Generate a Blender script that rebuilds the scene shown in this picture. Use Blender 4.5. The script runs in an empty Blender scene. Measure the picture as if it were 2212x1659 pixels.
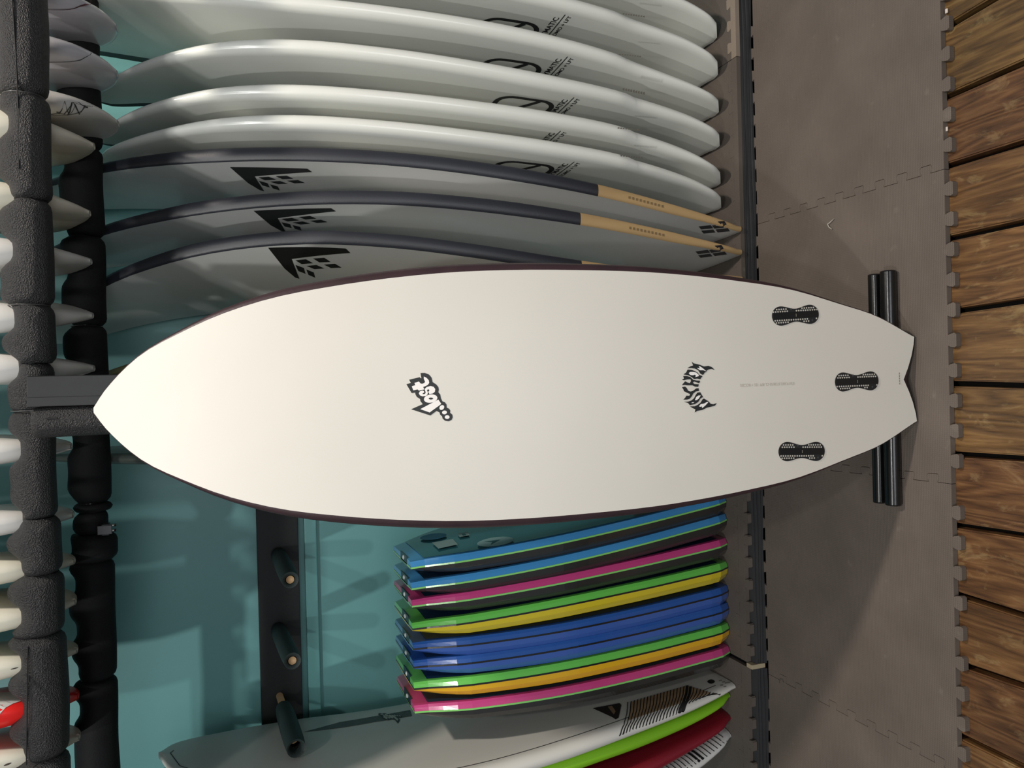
import bpy, bmesh, math, random
from mathutils import Vector, Matrix
from mathutils.geometry import tessellate_polygon
random.seed(7)
SC = bpy.context.scene
COL = SC.collection
PI = math.pi

# ------------------------------------------------------------------ camera, world, lights, exposure
FPX, PITCH, ROLL, YAW, CAMH = 1680.0, 19.9, 1.55, .25, 1.365      # phone held sideways: the picture is turned a quarter
def cam_axes():
    a, t, w = math.radians(90+ROLL), math.radians(PITCH), math.radians(YAW)
    R = Vector((math.cos(w), math.sin(w), 0)); F0 = Vector((-math.sin(w), math.cos(w), 0))
    F = F0*math.cos(t) + Vector((0, 0, -math.sin(t))); U = F0*math.sin(t) + Vector((0, 0, math.cos(t)))
    return R*math.cos(a) - U*math.sin(a), R*math.sin(a) + U*math.cos(a), F
CX, CY, CF = cam_axes()
CO = Vector((0, 0, CAMH))
cd = bpy.data.cameras.new('camera'); cam = bpy.data.objects.new('camera', cd); COL.objects.link(cam)
cd.sensor_width = 36; cd.lens = 36*FPX/2212; cd.clip_start = .01
cam.matrix_world = Matrix(((CX.x, CY.x, -CF.x, 0), (CX.y, CY.y, -CF.y, 0), (CX.z, CY.z, -CF.z, CAMH), (0, 0, 0, 1)))
SC.camera = cam
def ray(px, py): return CF + CX*((px-1106)/FPX) - CY*((py-829.5)/FPX)
def at(px, py, Y):                      # the point at depth Y seen at a pixel
    r = ray(px, py); return CO + r*(Y/r.y)
def atz(px, py, Z):
    r = ray(px, py); return CO + r*((Z-CAMH)/r.z)

W = bpy.data.worlds.new('world'); SC.world = W; W.use_nodes = True
W.node_tree.nodes['Background'].inputs[0].default_value = (.80, .88, 1.0, 1)
W.node_tree.nodes['Background'].inputs[1].default_value = .145
def area(name, loc, target, size, power, col):
    l = bpy.data.lights.new(name, 'AREA'); l.shape = 'DISK'; l.size = size; l.energy = power; l.color = col
    o = bpy.data.objects.new(name, l); COL.objects.link(o); o.location = loc
    o.rotation_euler = (Vector(target)-Vector(loc)).to_track_quat('-Z', 'Y').to_euler(); return o
for lx, ly, lp in ((-1.25, -.35, 27), (-.42, -.70, 15), (.45, -.55, 13)):
    area('ceiling_lamp', (lx, ly, 3.15), (lx*.4, 1.9, .8), .11, lp, (1, .985, .95))
area('ceiling_lamp', (1.15, 1.02, 3.05), (.1, 1.6, .3), .16, 44, (1, .91, .81))
area('shop_window', (-.2, -3.4, 1.7), (0, 1.8, 1.0), 2.2, 42, (.97, .98, 1))
SC.view_settings.view_transform = 'Standard'; SC.view_settings.look = 'None'
SC.view_settings.gamma = 1; SC.view_settings.use_curve_mapping = False
SC.view_settings.exposure = 0.09

# ------------------------------------------------------------------ helpers
def hexc(h):
    # sRGB hex to linear
    h = h.lstrip('#'); v = [int(h[i:i+2], 16)/255 for i in (0, 2, 4)]
    return tuple(((c+.055)/1.055)**2.4 if c > .04045 else c/12.92 for c in v) + (1,)
MATS = {}
def mat(name, col, rough=.5, bump=0, bscale=200, vary=0, vscale=6, stretch=(1, 1, 1), metal=0, coat=0, spec=.5, col2=None):
    if name in MATS: return MATS[name]
    m = bpy.data.materials.new(name); m.use_nodes = True; nt = m.node_tree; b = nt.nodes['Principled BSDF']
    c = hexc(col) if isinstance(col, str) else tuple(col)+(1,)
    b.inputs['Base Color'].default_value = c; b.inputs['Roughness'].default_value = rough
    b.inputs['Metallic'].default_value = metal; b.inputs['Coat Weight'].default_value = coat
    b.inputs['Coat Roughness'].default_value = .08; b.inputs['Specular IOR Level'].default_value = spec
    N = nt.nodes.new; L = nt.links.new
    tc = N('ShaderNodeTexCoord'); mp = N('ShaderNodeMapping'); mp.inputs['Scale'].default_value = stretch
    L(tc.outputs['Object'], mp.inputs[0])
    if vary:
        n = N('ShaderNodeTexNoise'); n.inputs['Scale'].default_value = vscale; n.inputs['Detail'].default_value = 5
        r = N('ShaderNodeMapRange'); r.inputs[1].default_value = .3; r.inputs[2].default_value = .7
        mx = N('ShaderNodeMix'); mx.data_type = 'RGBA'
        d = hexc(col2) if col2 else tuple(x*(1-vary) for x in c[:3])+(1,)
        mx.inputs[6].default_value = c; mx.inputs[7].default_value = d
        L(mp.outputs[0], n.inputs[0]); L(n.outputs[0], r.inputs[0]); L(r.outputs[0], mx.inputs[0]); L(mx.outputs[2], b.inputs['Base Color'])
    if bump:
        n = N('ShaderNodeTexNoise'); n.inputs['Scale'].default_value = bscale; n.inputs['Detail'].default_value = 3
        bp = N('ShaderNodeBump'); bp.inputs['Strength'].default_value = bump; bp.inputs['Distance'].default_value = .002
        L(mp.outputs[0], n.inputs[0]); L(n.outputs[0], bp.inputs['Height']); L(bp.outputs[0], b.inputs['Normal'])
    MATS[name] = m; return m

def link(name, verts, faces, m, parent=None, smooth=False, origin=None):
    o0 = Vector(origin) if origin is not None else (parent['_o'] if False else None)
    if parent is not None and origin is None: o0 = ORG[parent.name]
    if o0 is None: o0 = Vector((0, 0, 0))
    me = bpy.data.meshes.new(name); me.from_pydata([tuple(Vector(v)-o0) for v in verts], [], faces)
    if m: me.materials.append(m)
    if smooth:
        for p in me.polygons: p.use_smooth = True
    me.update()
    o = bpy.data.objects.new(name, me); COL.objects.link(o)
    if parent is not None: o.parent = parent; ORG[o.name] = o0
    else: o.location = o0; ORG[o.name] = o0
    return o
ORG = {}
def tag(o, label=None, cat=None, group=None, kind=None):
    if label: o['label'] = label
    if cat: o['category'] = cat
    if group: o['group'] = group
    if kind: o['kind'] = kind
    return o
def thing(name, loc, label=None, cat=None, group=None, kind=None):
    o = bpy.data.objects.new(name, None); COL.objects.link(o); o.location = loc; o.empty_display_size = .05
    ORG[o.name] = Vector(loc); return tag(o, label, cat, group, kind)

def box(x0, x1, y0, y1, z0, z1, bev=0):
    bm = bmesh.new(); bmesh.ops.create_cube(bm, size=1)
    for v in bm.verts: v.co = Vector((x0+(v.co.x+.5)*(x1-x0), y0+(v.co.y+.5)*(y1-y0), z0+(v.co.z+.5)*(z1-z0)))
    if bev: bmesh.ops.bevel(bm, geom=bm.edges[:], offset=bev, segments=2, affect='EDGES', profile=.6)
    return out(bm)
def out(bm):
    bm.verts.ensure_lookup_table(); bm.verts.index_update()
    r = [v.co.copy() for v in bm.verts], [[v.index for v in f.verts] for f in bm.faces]; bm.free(); return r
def tube(path, radii, seg=20, caps=True):
    """tube along points; radii: per point"""
    V, Fc = [], []
    n = len(path); path = [Vector(p) for p in path]
    for i, p in enumerate(path):
        d = (path[min(i+1, n-1)]-path[max(i-1, 0)]).normalized()
        a = Vector((0, 0, 1)) if abs(d.z) < .9 else Vector((1, 0, 0))
        u = d.cross(a).normalized(); v = u.cross(d)
        for k in range(seg):
            t = 2*PI*k/seg; V.append(p + (u*math.cos(t)+v*math.sin(t))*radii[i])
    for i in range(n-1):
        for k in range(seg):
            Fc.append((i*seg+k, i*seg+(k+1) % seg, (i+1)*seg+(k+1) % seg, (i+1)*seg+k))
    if caps: Fc.append(tuple(range(seg))); Fc.append(tuple((n-1)*seg+k for k in reversed(range(seg))))
    return V, Fc
def prism(poly, z0, z1):
    n = len(poly)
    V = [Vector((x, y, z1)) for x, y in poly]+[Vector((x, y, z0)) for x, y in poly]
    F = [tuple(range(n)), tuple(reversed(range(n, 2*n)))]+[(i, i+n, (i+1) % n+n, (i+1) % n) for i in range(n)]
    return V, F
def join(parts):
    V, F = [], []
    for v, f in parts:
        o = len(V); V += list(v); F += [tuple(i+o for i in q) for q in f]
    return V, F
def interp(x, xs, ys):
    if x <= xs[0]: return ys[0]
    for i in range(len(xs)-1):
        if x <= xs[i+1]: return ys[i]+(ys[i+1]-ys[i])*(x-xs[i])/(xs[i+1]-xs[i])
    return ys[-1]
def spline(x, xs, ys):                   # smooth Catmull-Rom through a table
    if x <= xs[0]: x = xs[0]
    if x >= xs[-1]: x = xs[-1]
    i = 0
    while i < len(xs)-2 and x > xs[i+1]: i += 1
    h = xs[i+1]-xs[i]; t = (x-xs[i])/h
    def sl(k):
        if k <= 0: return (ys[1]-ys[0])/(xs[1]-xs[0])
        if k >= len(xs)-1: return (ys[-1]-ys[-2])/(xs[-1]-xs[-2])
        return (ys[k+1]-ys[k-1])/(xs[k+1]-xs[k-1])
    m0, m1 = sl(i)*h, sl(i+1)*h
    return (2*t**3-3*t*t+1)*ys[i]+(t**3-2*t*t+t)*m0+(-2*t**3+3*t*t)*ys[i+1]+(t**3-t*t)*m1

# --- generic surfboard: F(s, w, n) maps length, width and thickness to the world
class Board:
    def __init__(b, F, L, hw, th, tr, rr, tail=None, rows=44, botflat=1.0, flip=False, rowlist=None):
        b.F, b.L, b.hw, b.th, b.tr, b.rr, b.tail, b.flat, b.flip = F, L, hw, th, tr, rr, tail, botflat, flip
        S = rowlist or [L*(.5-.5*math.cos(PI*i/rows)) for i in range(rows+1)]
        b.S = S; b.rings = []
        for s in S:
            h = max(hw(s), .0015); r = min(rr(s), h*.8); tt = tr(s)/2; D = (th(s)-tr(s))/2; fl = h-r; pts = []
            for i in range(9):
                a = PI/2-PI*i/8; pts.append((fl+r*math.cos(a), tt*math.sin(a)))
            ks = [.82, .55, .28, 0, -.28, -.55, -.82]
            for k in ks: pts.append((fl*k, -tt-D*(1-k*k)))
            for i in range(9):
                a = -PI/2+PI*i/8; pts.append((-fl-r*math.cos(a), tt*math.sin(a)))
            for k in reversed(ks): pts.append((fl*k, tt+D*botflat*(1-k*k)))
            row = []
            for (w, n) in pts:
                ds = 0
                if tail: ds = tail(max(-1, min(1, w/h)), n/max(tt, 1e-4))*max(0, 1-s/.16)**2
                row.append(F(s+ds, w, n))
            b.rings.append(row)
        b.K = 32
    def surf(b, s, w, n_off=.0006, side=1):     # point on the flat face, side=+1 for the n>0 face
        h = max(b.hw(s), .002); r = min(b.rr(s), h*.8); fl = h-r; k = w/fl; tt = b.tr(s)/2; D = (b.th(s)-b.tr(s))/2
        if abs(k) <= 1: n = tt+D*(b.flat if side > 0 else 1)*(1-k*k)
        else: n = tt*math.sqrt(max(0, 1-((abs(w)-fl)/r)**2))
        return b.F(s, w, side*(n+n_off))
    def faces(b, what):
        K = b.K; R = len(b.rings); out = []
        rail = lambda j: (0 <= j <= 7) or (16 <= j <= 23)
        for i in range(R-1):
            for j in range(K):
                if what(i, j, rail(j)): out.append((i*K+j, i*K+(j+1) % K, (i+1)*K+(j+1) % K, (i+1)*K+j))
        return out
    def cap(b, row):
        pr = [(4, 4), (3, 5), (2, 6), (1, 7), (0, 8)]+[(31-k, 9+k) for k in range(7)]+[(24, 16), (23, 17), (22, 18), (21, 19), (20, 20)]
        o = row*b.K; out = []
        for (a, c), (d, e) in zip(pr, pr[1:]):
            q = [o+a, o+c, o+e, o+d]; q2 = []
            for x in q:
                if x not in q2: q2.append(x)
            out.append(tuple(q2))
        return out
    def part(b, name, m, parent, what, cap0=False, cap1=False, origin=None):
        F = b.faces(what)
        if cap0: F += b.cap(0)
        if cap1: F += b.cap(len(b.rings)-1)
        allv = [p for r in b.rings for p in r]
        used = sorted({i for f in F for i in f}); mp = {k: i for i, k in enumerate(used)}
        F = [tuple(mp[i] for i in f) for f in F]
        if b.flip: F = [tuple(reversed(f)) for f in F]
        o = link(name, [allv[i] for i in used], F, m, parent, True, origin)
        return o
    def hit(b, px, py, side=1):                 # which (s, w) of the face a pixel shows
        s, w = b.L*.5, 0.
        for _ in range(25):
            def res(s, w):
                p = b.surf(s, w, 0, side)-CO; z = p.dot(CF); return (1106+FPX*p.dot(CX)/z-px, 829.5-FPX*p.dot(CY)/z-py)
            e = 1e-4; r0 = res(s, w); rs = res(s+e, w); rw = res(s, w+e)
            a, bb, c, d = (rs[0]-r0[0])/e, (rw[0]-r0[0])/e, (rs[1]-r0[1])/e, (rw[1]-r0[1])/e; D = a*d-bb*c
            if abs(D) < 1e-9: break
            ds = (-r0[0]*d+r0[1]*bb)/D; dw = (-a*r0[1]+c*r0[0])/D
            s = min(max(s+max(-.3, min(.3, ds)), 0), b.L); w += max(-.1, min(.1, dw)); w = max(-.4, min(.4, w))
        return s, w
    def decal(b, name, m, parent, polys, off=.0007, side=1, maxlen=.02):
        """flat print laid on the face. polys: lists of (s, w)"""
        bm = bmesh.new()
        for poly in polys:
            vs = [bm.verts.new((p[0], p[1], 0)) for p in poly]
            for t3 in tessellate_polygon([[Vector((p[0], p[1], 0)) for p in poly]]):
                try:
                    a_, b_, c_ = (poly[i] for i in t3); ar = (b_[0]-a_[0])*(c_[1]-a_[1])-(b_[1]-a_[1])*(c_[0]-a_[0])
                    bm.faces.new([vs[i] for i in (t3 if ar > 0 else reversed(t3))])
                except Exception: pass
        return b._lay(bm, name, m, parent, off, side, maxlen)
    def _lay(b, bm, name, m, parent, off, side, maxlen):
        bmesh.ops.triangulate(bm, faces=bm.faces[:])
        for _ in range(5):
            e = [x for x in bm.edges if x.calc_length() > maxlen]
            if not e: break
            bmesh.ops.subdivide_edges(bm, edges=e, cuts=1); bmesh.ops.triangulate(bm, faces=bm.faces[:])
        V, F = out(bm)
        return link(name, [b.surf(v.x, v.y, off, side) for v in V], F, m, parent)
    def text(b, name, m, parent, txt, size, s0, w0, du, dv, off=.0007, side=1, extrude=0, font_bold=0, align='LEFT', sx=1):
        """du, dv: direction of reading and of the glyph tops, in (s, w)"""
        cu = bpy.data.curves.new('t', 'FONT'); cu.body = txt; cu.size = size; cu.align_x = align; cu.offset = font_bold
        ob = bpy.data.objects.new('t', cu); COL.objects.link(ob)
        dg = bpy.context.evaluated_depsgraph_get(); me = bpy.data.meshes.new_from_object(ob.evaluated_get(dg))
        bm = bmesh.new(); bm.from_mesh(me); bpy.data.objects.remove(ob); bpy.data.curves.remove(cu); bpy.data.meshes.remove(me)
        for v in bm.verts:
            x, y = v.co.x*sx, v.co.y; v.co = Vector((s0+x*du[0]+y*dv[0], w0+x*du[1]+y*dv[1], 0))
        return b._lay(bm, name, m, parent, off, side, .03)
def stroke(pts, wd, closed=False):
    """polyline as quads (2D)"""
    P = [Vector((p[0], p[1])) for p in pts]; n = len(P); L, R = [], []
    for i, p in enumerate(P):
        a = P[(i-1) % n] if (closed or i > 0) else p; c = P[(i+1) % n] if (closed or i < n-1) else p
        d = (c-a); d = d.normalized() if d.length else Vector((1, 0)); q = Vector((-d.y, d.x))*wd/2
        L.append(p+q); R.append(p-q)
    r = []
    for i in range(n if closed else n-1):
        j = (i+1) % n; r.append([L[i], L[j], R[j], R[i]])
    return r
def ell(cx, cy, a, b_, rot=0, n=20):
    c, s = math.cos(rot), math.sin(rot)
    return [(cx+a*math.cos(t)*c-b_*math.sin(t)*s, cy+a*math.cos(t)*s+b_*math.sin(t)*c) for t in (2*PI*i/n for i in range(n))]

# ------------------------------------------------------------------ materials
def foam_mat():
    m = mat('black_foam', '#1f1f21', .5, 1.0, 420, .25, 9, spec=.55)
    for nd in m.node_tree.nodes:
        if nd.type == 'BUMP': nd.inputs['Distance'].default_value = .005
    return m
M_FOAM = foam_mat(); M_FOAM2 = mat('black_foam_smooth', '#191a1c', .7, .4, 250, .25, 14, spec=.25)
M_STEEL = mat('black_pipe', '#101010', .22, .1, 60, spec=.6); M_METAL = mat('metal', '#b5b5b0', .3, metal=1)
M_PLASTIC = mat('dark_plastic_wrap', '#171818', .36, .4, 22, spec=.35)
M_WHITE = mat('board_white', (.68, .65, .585), .38, .03, 900, .05, 3)
M_RAILM = mat('maroon_black_rail', '#3c2a2e', .42, .12, 200, .25, 20)
M_INK = mat('black_print', '#191b1c', .5); M_PAPER = mat('white_print', '#eeeae6', .5); M_GREY = mat('grey_print', '#a8a295', .6)
M_EPOXY = mat('pale_epoxy', (.73, .745, .70), .24, .02, 700, .05, 4, coat=.25)
M_FWFACE = mat('grey_white_epoxy', (.76, .765, .745), .2, .02, 700, .06, 5, coat=.3)
M_CHAR = mat('charcoal_rail', '#2a2c33', .4, .1, 250, .15, 10)
M_BALSA = mat('balsa_rail', '#c8a878', .45, .1, 120, .3, 12, stretch=(1, 1, .1))
M_DIMS = mat('pencil_dims', '#8a867c', .6)

# ------------------------------------------------------------------ the room
fl = link('floor', *box(-2.2, 2.2, -.6, 3.0, -.16, -.055), mat('dark_void', '#15110d', .9), origin=(0, 1, -.1)); tag(fl, 'dark ground under the wooden deck planks', kind='structure')
wb = link('wall_back', *box(-2.2, 2.2, 2.5, 2.58, -.06, 3.6), mat('teal_paint', (.165, .42, .415), .42, .15, 40, .08, 3), origin=(0, 2.5, 0)); tag(wb, 'teal painted wall behind the racks', kind='structure')
tr1 = link('trim_1', *box(-2.2, 2.2, 2.482, 2.5, 1.125, 1.162, .003), mat('teal_trim', (.16, .42, .41), .35), origin=(0, 2.49, 1.15)); tag(tr1, 'thin lighter teal batten under the black peg board', kind='structure')

def wood_mat():
    m = bpy.data.materials.new('deck_wood'); m.use_nodes = True; nt = m.node_tree; b = nt.nodes['Principled BSDF']; N = nt.nodes.new; L = nt.links.new
    tc = N('ShaderNodeTexCoord'); oi = N('ShaderNodeObjectInfo'); ad = N('ShaderNodeVectorMath'); ad.operation = 'ADD'
    cm = N('ShaderNodeCombineXYZ'); mu = N('ShaderNodeMath'); mu.operation = 'MULTIPLY'; mu.inputs[1].default_value = 37
    L(oi.outputs['Random'], mu.inputs[0]); L(mu.outputs[0], cm.inputs[0]); L(mu.outputs[0], cm.inputs[1]); L(tc.outputs['Object'], ad.inputs[0]); L(cm.outputs[0], ad.inputs[1])
    mp = N('ShaderNodeMapping'); mp.inputs['Scale'].default_value = (1, .09, 1); L(ad.outputs[0], mp.inputs[0])
    n0 = N('ShaderNodeTexNoise'); n0.inputs['Scale'].default_value = 13; n0.inputs['Detail'].default_value = 2; n0.inputs['Distortion'].default_value = .25; L(mp.outputs[0], n0.inputs[0])
    wv = N('ShaderNodeMath'); wv.operation = 'MULTIPLY'; wv.inputs[1].default_value = 26; L(n0.outputs[0], wv.inputs[0])
    fr = N('ShaderNodeMath'); fr.operation = 'PINGPONG'; fr.inputs[1].default_value = 1; L(wv.outputs[0], fr.inputs[0])
    n1 = N('ShaderNodeTexNoise'); n1.inputs['Scale'].default_value = 240; n1.inputs['Detail'].default_value = 6; L(mp.outputs[0], n1.inputs[0])
    mixg = N('ShaderNodeMix'); mixg.data_type = 'RGBA'; mixg.inputs[0].default_value = .62; L(fr.outputs[0], mixg.inputs[6]); L(n1.outputs[0], mixg.inputs[7])
    cr = N('ShaderNodeValToRGB'); e = cr.color_ramp.elements; e[0].position = .2; e[0].color = hexc('#4b341c'); e[1].position = .85; e[1].color = hexc('#8d6c40')
    x = cr.color_ramp.elements.new(.5); x.color = hexc('#6d4f2c'); L(mixg.outputs[2], cr.inputs[0])
    # worn pale flakes
    n2 = N('ShaderNodeTexNoise'); n2.inputs['Scale'].default_value = 26; n2.inputs['Detail'].default_value = 7; n2.inputs['Roughness'].default_value = .65; n2.inputs['Distortion'].default_value = .8
    mp2 = N('ShaderNodeMapping'); mp2.inputs['Scale'].default_value = (1, .42, 1); L(ad.outputs[0], mp2.inputs[0]); L(mp2.outputs[0], n2.inputs[0])
    r2 = N('ShaderNodeMapRange'); r2.inputs[1].default_value = .56; r2.inputs[2].default_value = .66; L(n2.outputs[0], r2.inputs[0])
    m2 = N('ShaderNodeMath'); m2.operation = 'MULTIPLY'; m2.inputs[1].default_value = .5; L(r2.outputs[0], m2.inputs[0])
    mx = N('ShaderNodeMix'); mx.data_type = 'RGBA'; mx.inputs[7].default_value = hexc('#a58d5e'); L(m2.outputs[0], mx.inputs[0]); L(cr.outputs[0], mx.inputs[6])
    n3 = N('ShaderNodeTexNoise'); n3.inputs['Scale'].default_value = 7; n3.inputs['Detail'].default_value = 3; L(mp2.outputs[0], n3.inputs[0])
    r3 = N('ShaderNodeMapRange'); r3.inputs[1].default_value = .35; r3.inputs[2].default_value = .7; r3.inputs[3].default_value = .62; r3.inputs[4].default_value = 1.0; L(n3.outputs[0], r3.inputs[0])
    hs = N('ShaderNodeHueSaturation'); L(mx.outputs[2], hs.inputs['Color']); L(r3.outputs[0], hs.inputs['Value']); L(hs.outputs[0], b.inputs['Base Color'])
    hv = N('ShaderNodeMapRange'); hv.inputs[3].default_value = .485; hv.inputs[4].default_value = .507; L(oi.outputs['Random'], hv.inputs[0]); L(hv.outputs[0], hs.inputs['Hue'])
    b.inputs['Roughness'].default_value = .42
    bp = N('ShaderNodeBump'); bp.inputs['Strength'].default_value = .6; bp.inputs['Distance'].default_value = .003; L(mixg.outputs[2], bp.inputs['Height']); L(bp.outputs[0], b.inputs['Normal'])
    return m
M_WOOD = wood_mat()
seams = [((2070, 45), (2212, -40)), ((2065, 201), (2212, 136)), ((2057, 356), (2212, 308)), ((2065, 512), (2212, 480)), ((2050, 674), (2212, 650)), ((2074, 829), (2212, 833)), ((2077, 982), (2212, 991)),
         ((2067, 1135), (2212, 1157)), ((2085, 1289), (2212, 1329)), ((2092, 1440), (2212, 1481)), ((2075, 1589), (2212, 1656))]
ln = []
for (a, c) in seams:
    A, B = atz(*a, -.015), atz(*c, -.015); k = (B.x-A.x)/(B.y-A.y); ln.append((A.x+k*(1.1-A.y), k))
ln = [(ln[0][0]+.145*q, ln[0][1]) for q in (3, 2, 1)] + ln + [(ln[-1][0]-.145*q, ln[-1][1]) for q in (1, 2, 3)]
for (a, c) in zip(ln, ln[1:]):
    y0, y1 = .55, 1.764; g = .0056
    X = lambda l, y, d: l[0]+l[1]*(y-1.1)+d
    pl = [(X(c, y0, g), y0), (X(a, y0, -g), y0), (X(a, y1, -g), y1), (X(c, y1, g), y1)]
    V, F = prism(pl, -.045, -.0125)
    dz = random.uniform(-.0012, .0005)
    bm = bmesh.new(); vs = [bm.verts.new(v+Vector((0, 0, dz))) for v in V]
    for f in F: bm.faces.new([vs[i] for i in f])
    bmesh.ops.bevel(bm, geom=[e for e in bm.edges if min(v.co.z for v in e.verts) > -.02], offset=.003, segments=2, affect='EDGES')
    V, F = out(bm)
    link('plank', V, F, M_WOOD, fl)

# ------------------------------------------------------------------ foam mats on the floor
def mat_foam(name, base, light=1, scale=420):
    m = bpy.data.materials.new(name); m.use_nodes = True; nt = m.node_tree; b = nt.nodes['Principled BSDF']; N = nt.nodes.new; L = nt.links.new
    tc = N('ShaderNodeTexCoord')
    n = N('ShaderNodeTexNoise'); n.inputs['Scale'].default_value = 6; n.inputs['Detail'].default_value = 6; L(tc.outputs['Object'], n.inputs[0])
    r = N('ShaderNodeMapRange'); r.inputs[1].default_value = .3; r.inputs[2].default_value = .75; L(n.outputs[0], r.inputs[0])
    mx = N('ShaderNodeMix'); mx.data_type = 'RGBA'; c = hexc(base); mx.inputs[6].default_value = tuple(x*.84 for x in c[:3])+(1,); mx.inputs[7].default_value = tuple(x*1.12 for x in c[:3])+(1,)
    L(r.outputs[0], mx.inputs[0])
    s = N('ShaderNodeTexNoise'); s.inputs['Scale'].default_value = 22; s.inputs['Detail'].default_value = 4; L(tc.outputs['Object'], s.inputs[0])
    rs = N('ShaderNodeMapRange'); rs.inputs[1].default_value = .66; rs.inputs[2].default_value = .8; rs.inputs[4].default_value = .35; L(s.outputs[0], rs.inputs[0])
    m2 = N('ShaderNodeMix'); m2.data_type = 'RGBA'; m2.inputs[7].default_value = hexc('#8d8579'); L(rs.outputs[0], m2.inputs[0]); L(mx.outputs[2], m2.inputs[6]); L(m2.outputs[2], b.inputs['Base Color'])
    # woven emboss: product of two sine waves
    sp = N('ShaderNodeSeparateXYZ'); L(tc.outputs['Object'], sp.inputs[0]); hs = []
    for ax, k in ((0, 2*PI/.0042), (1, 2*PI/.0042)):
        a = N('ShaderNodeMath'); a.operation = 'MULTIPLY'; a.inputs[1].default_value = k; L(sp.outputs[ax], a.inputs[0])
        q = N('ShaderNodeMath'); q.operation = 'SINE'; L(a.outputs[0], q.inputs[0]); hs.append(q)
    p = N('ShaderNodeMath'); p.operation = 'MAXIMUM'; L(hs[0].outputs[0], p.inputs[0]); L(hs[1].outputs[0], p.inputs[1])
    bp = N('ShaderNodeBump'); bp.inputs['Strength'].default_value = .35; bp.inputs['Distance'].default_value = .0009; L(p.outputs[0], bp.inputs['Height']); L(bp.outputs[0], b.inputs['Normal'])
    b.inputs['Roughness'].default_value = .62; b.inputs['Specular IOR Level'].default_value = .3
    return m
M_MAT = mat_foam('grey_eva_mat', '#695f57'); M_MATD = mat_foam('dark_eva_mat', '#5f5750'); M_LAYER = mat('mat_layer', '#37383a', .55, .2, 200, .2, 15); M_STRIP = mat_foam('light_eva_strip', '#8a7d70')
PT, TD = .0608, .019            # tooth pitch and depth
def teeth(x0, x1, d, phase=0, first=0):
    """interlocking edge profile from x0 to x1 (x0<x1) as (x, offset 0..d)"""
    P = [(x0, 0)]; x = x0+phase
    while x+PT*.5 < x1-.012:
        a, c = x+.004, x+PT*.52; u = .0032     # dovetail
        P += [(a+u, 0), (a+.001, d*.25), (a-.001, d*.75), (a+.002, d), (c-.002, d), (c+.001, d*.75), (c-.001, d*.25), (c-u, 0)]
        x += PT
    P.append((x1, 0)); return P
def mat_tile(name, xa, xb, ya, yb, z0, z1, m, parent=None, sa=0, sb=0, front=True, back=True, origin=None, gap=.0011):
    """tile between seams xa (left) and xb (right); sa/sb shear of the seams with depth"""
    P = []
    xl = lambda y: xa+sa*(y-ya); xr = lambda y: xb+sb*(y-ya)
    fr = teeth(xa+.012, xb-.012, TD, .008)
    P.append((xa, ya+TD if front else ya))
    if front: P += [(x, ya+TD-o) for x, o in fr]
    P.append((xb, ya+TD if front else ya))
    ys = ya+TD if front else ya
    ye = yb-TD if back else yb
    side = teeth(ys+.02, ye-.02, TD*.9, .006)
    rs = [(xr(y)-TD*.45+o-gap/2, y) for y, o in side]
    P[-1] = (rs[0][0], ys); P += rs
    P.append((rs[-1][0], ye))
    if back:
        P += [(x, ye+o) for x, o in reversed(teeth(xa+.012, xb-.012, TD*.7, .01))]
    ls = [(xl(y)-TD*.45+o+gap/2, y) for y, o in side]
    P.append((ls[-1][0], ye)); P += list(reversed(ls)); P[0] = (ls[0][0], ys)
    V, F = prism(P, z0, z1)
    return link(name, V, F, m, parent, False, origin)
MY0, MY1 = 1.158, 1.786
sm = [1.03, .413, -.222, -.812, -1.43]; sh = [.0, .01, -.02, .0, 0]
lab = ['grey interlocking foam mat in the empty corner right of the standing board', 'grey interlocking foam mat carrying the right half of the black pipes', 'grey interlocking foam mat left of the standing board, in its shadow', 'grey interlocking foam mat below the green and red boards, leftmost on the floor']
for i in range(4):
    o = mat_tile('foam_mat', sm[i+1], sm[i], MY0, MY1, -.0125, 0, M_MAT, None, sh[i+1], sh[i], origin=((sm[i]+sm[i+1])/2, 1.47, 0))
    tag(o, lab[i], 'foam mat', 'grey foam mats laid in a row on the deck')
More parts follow.
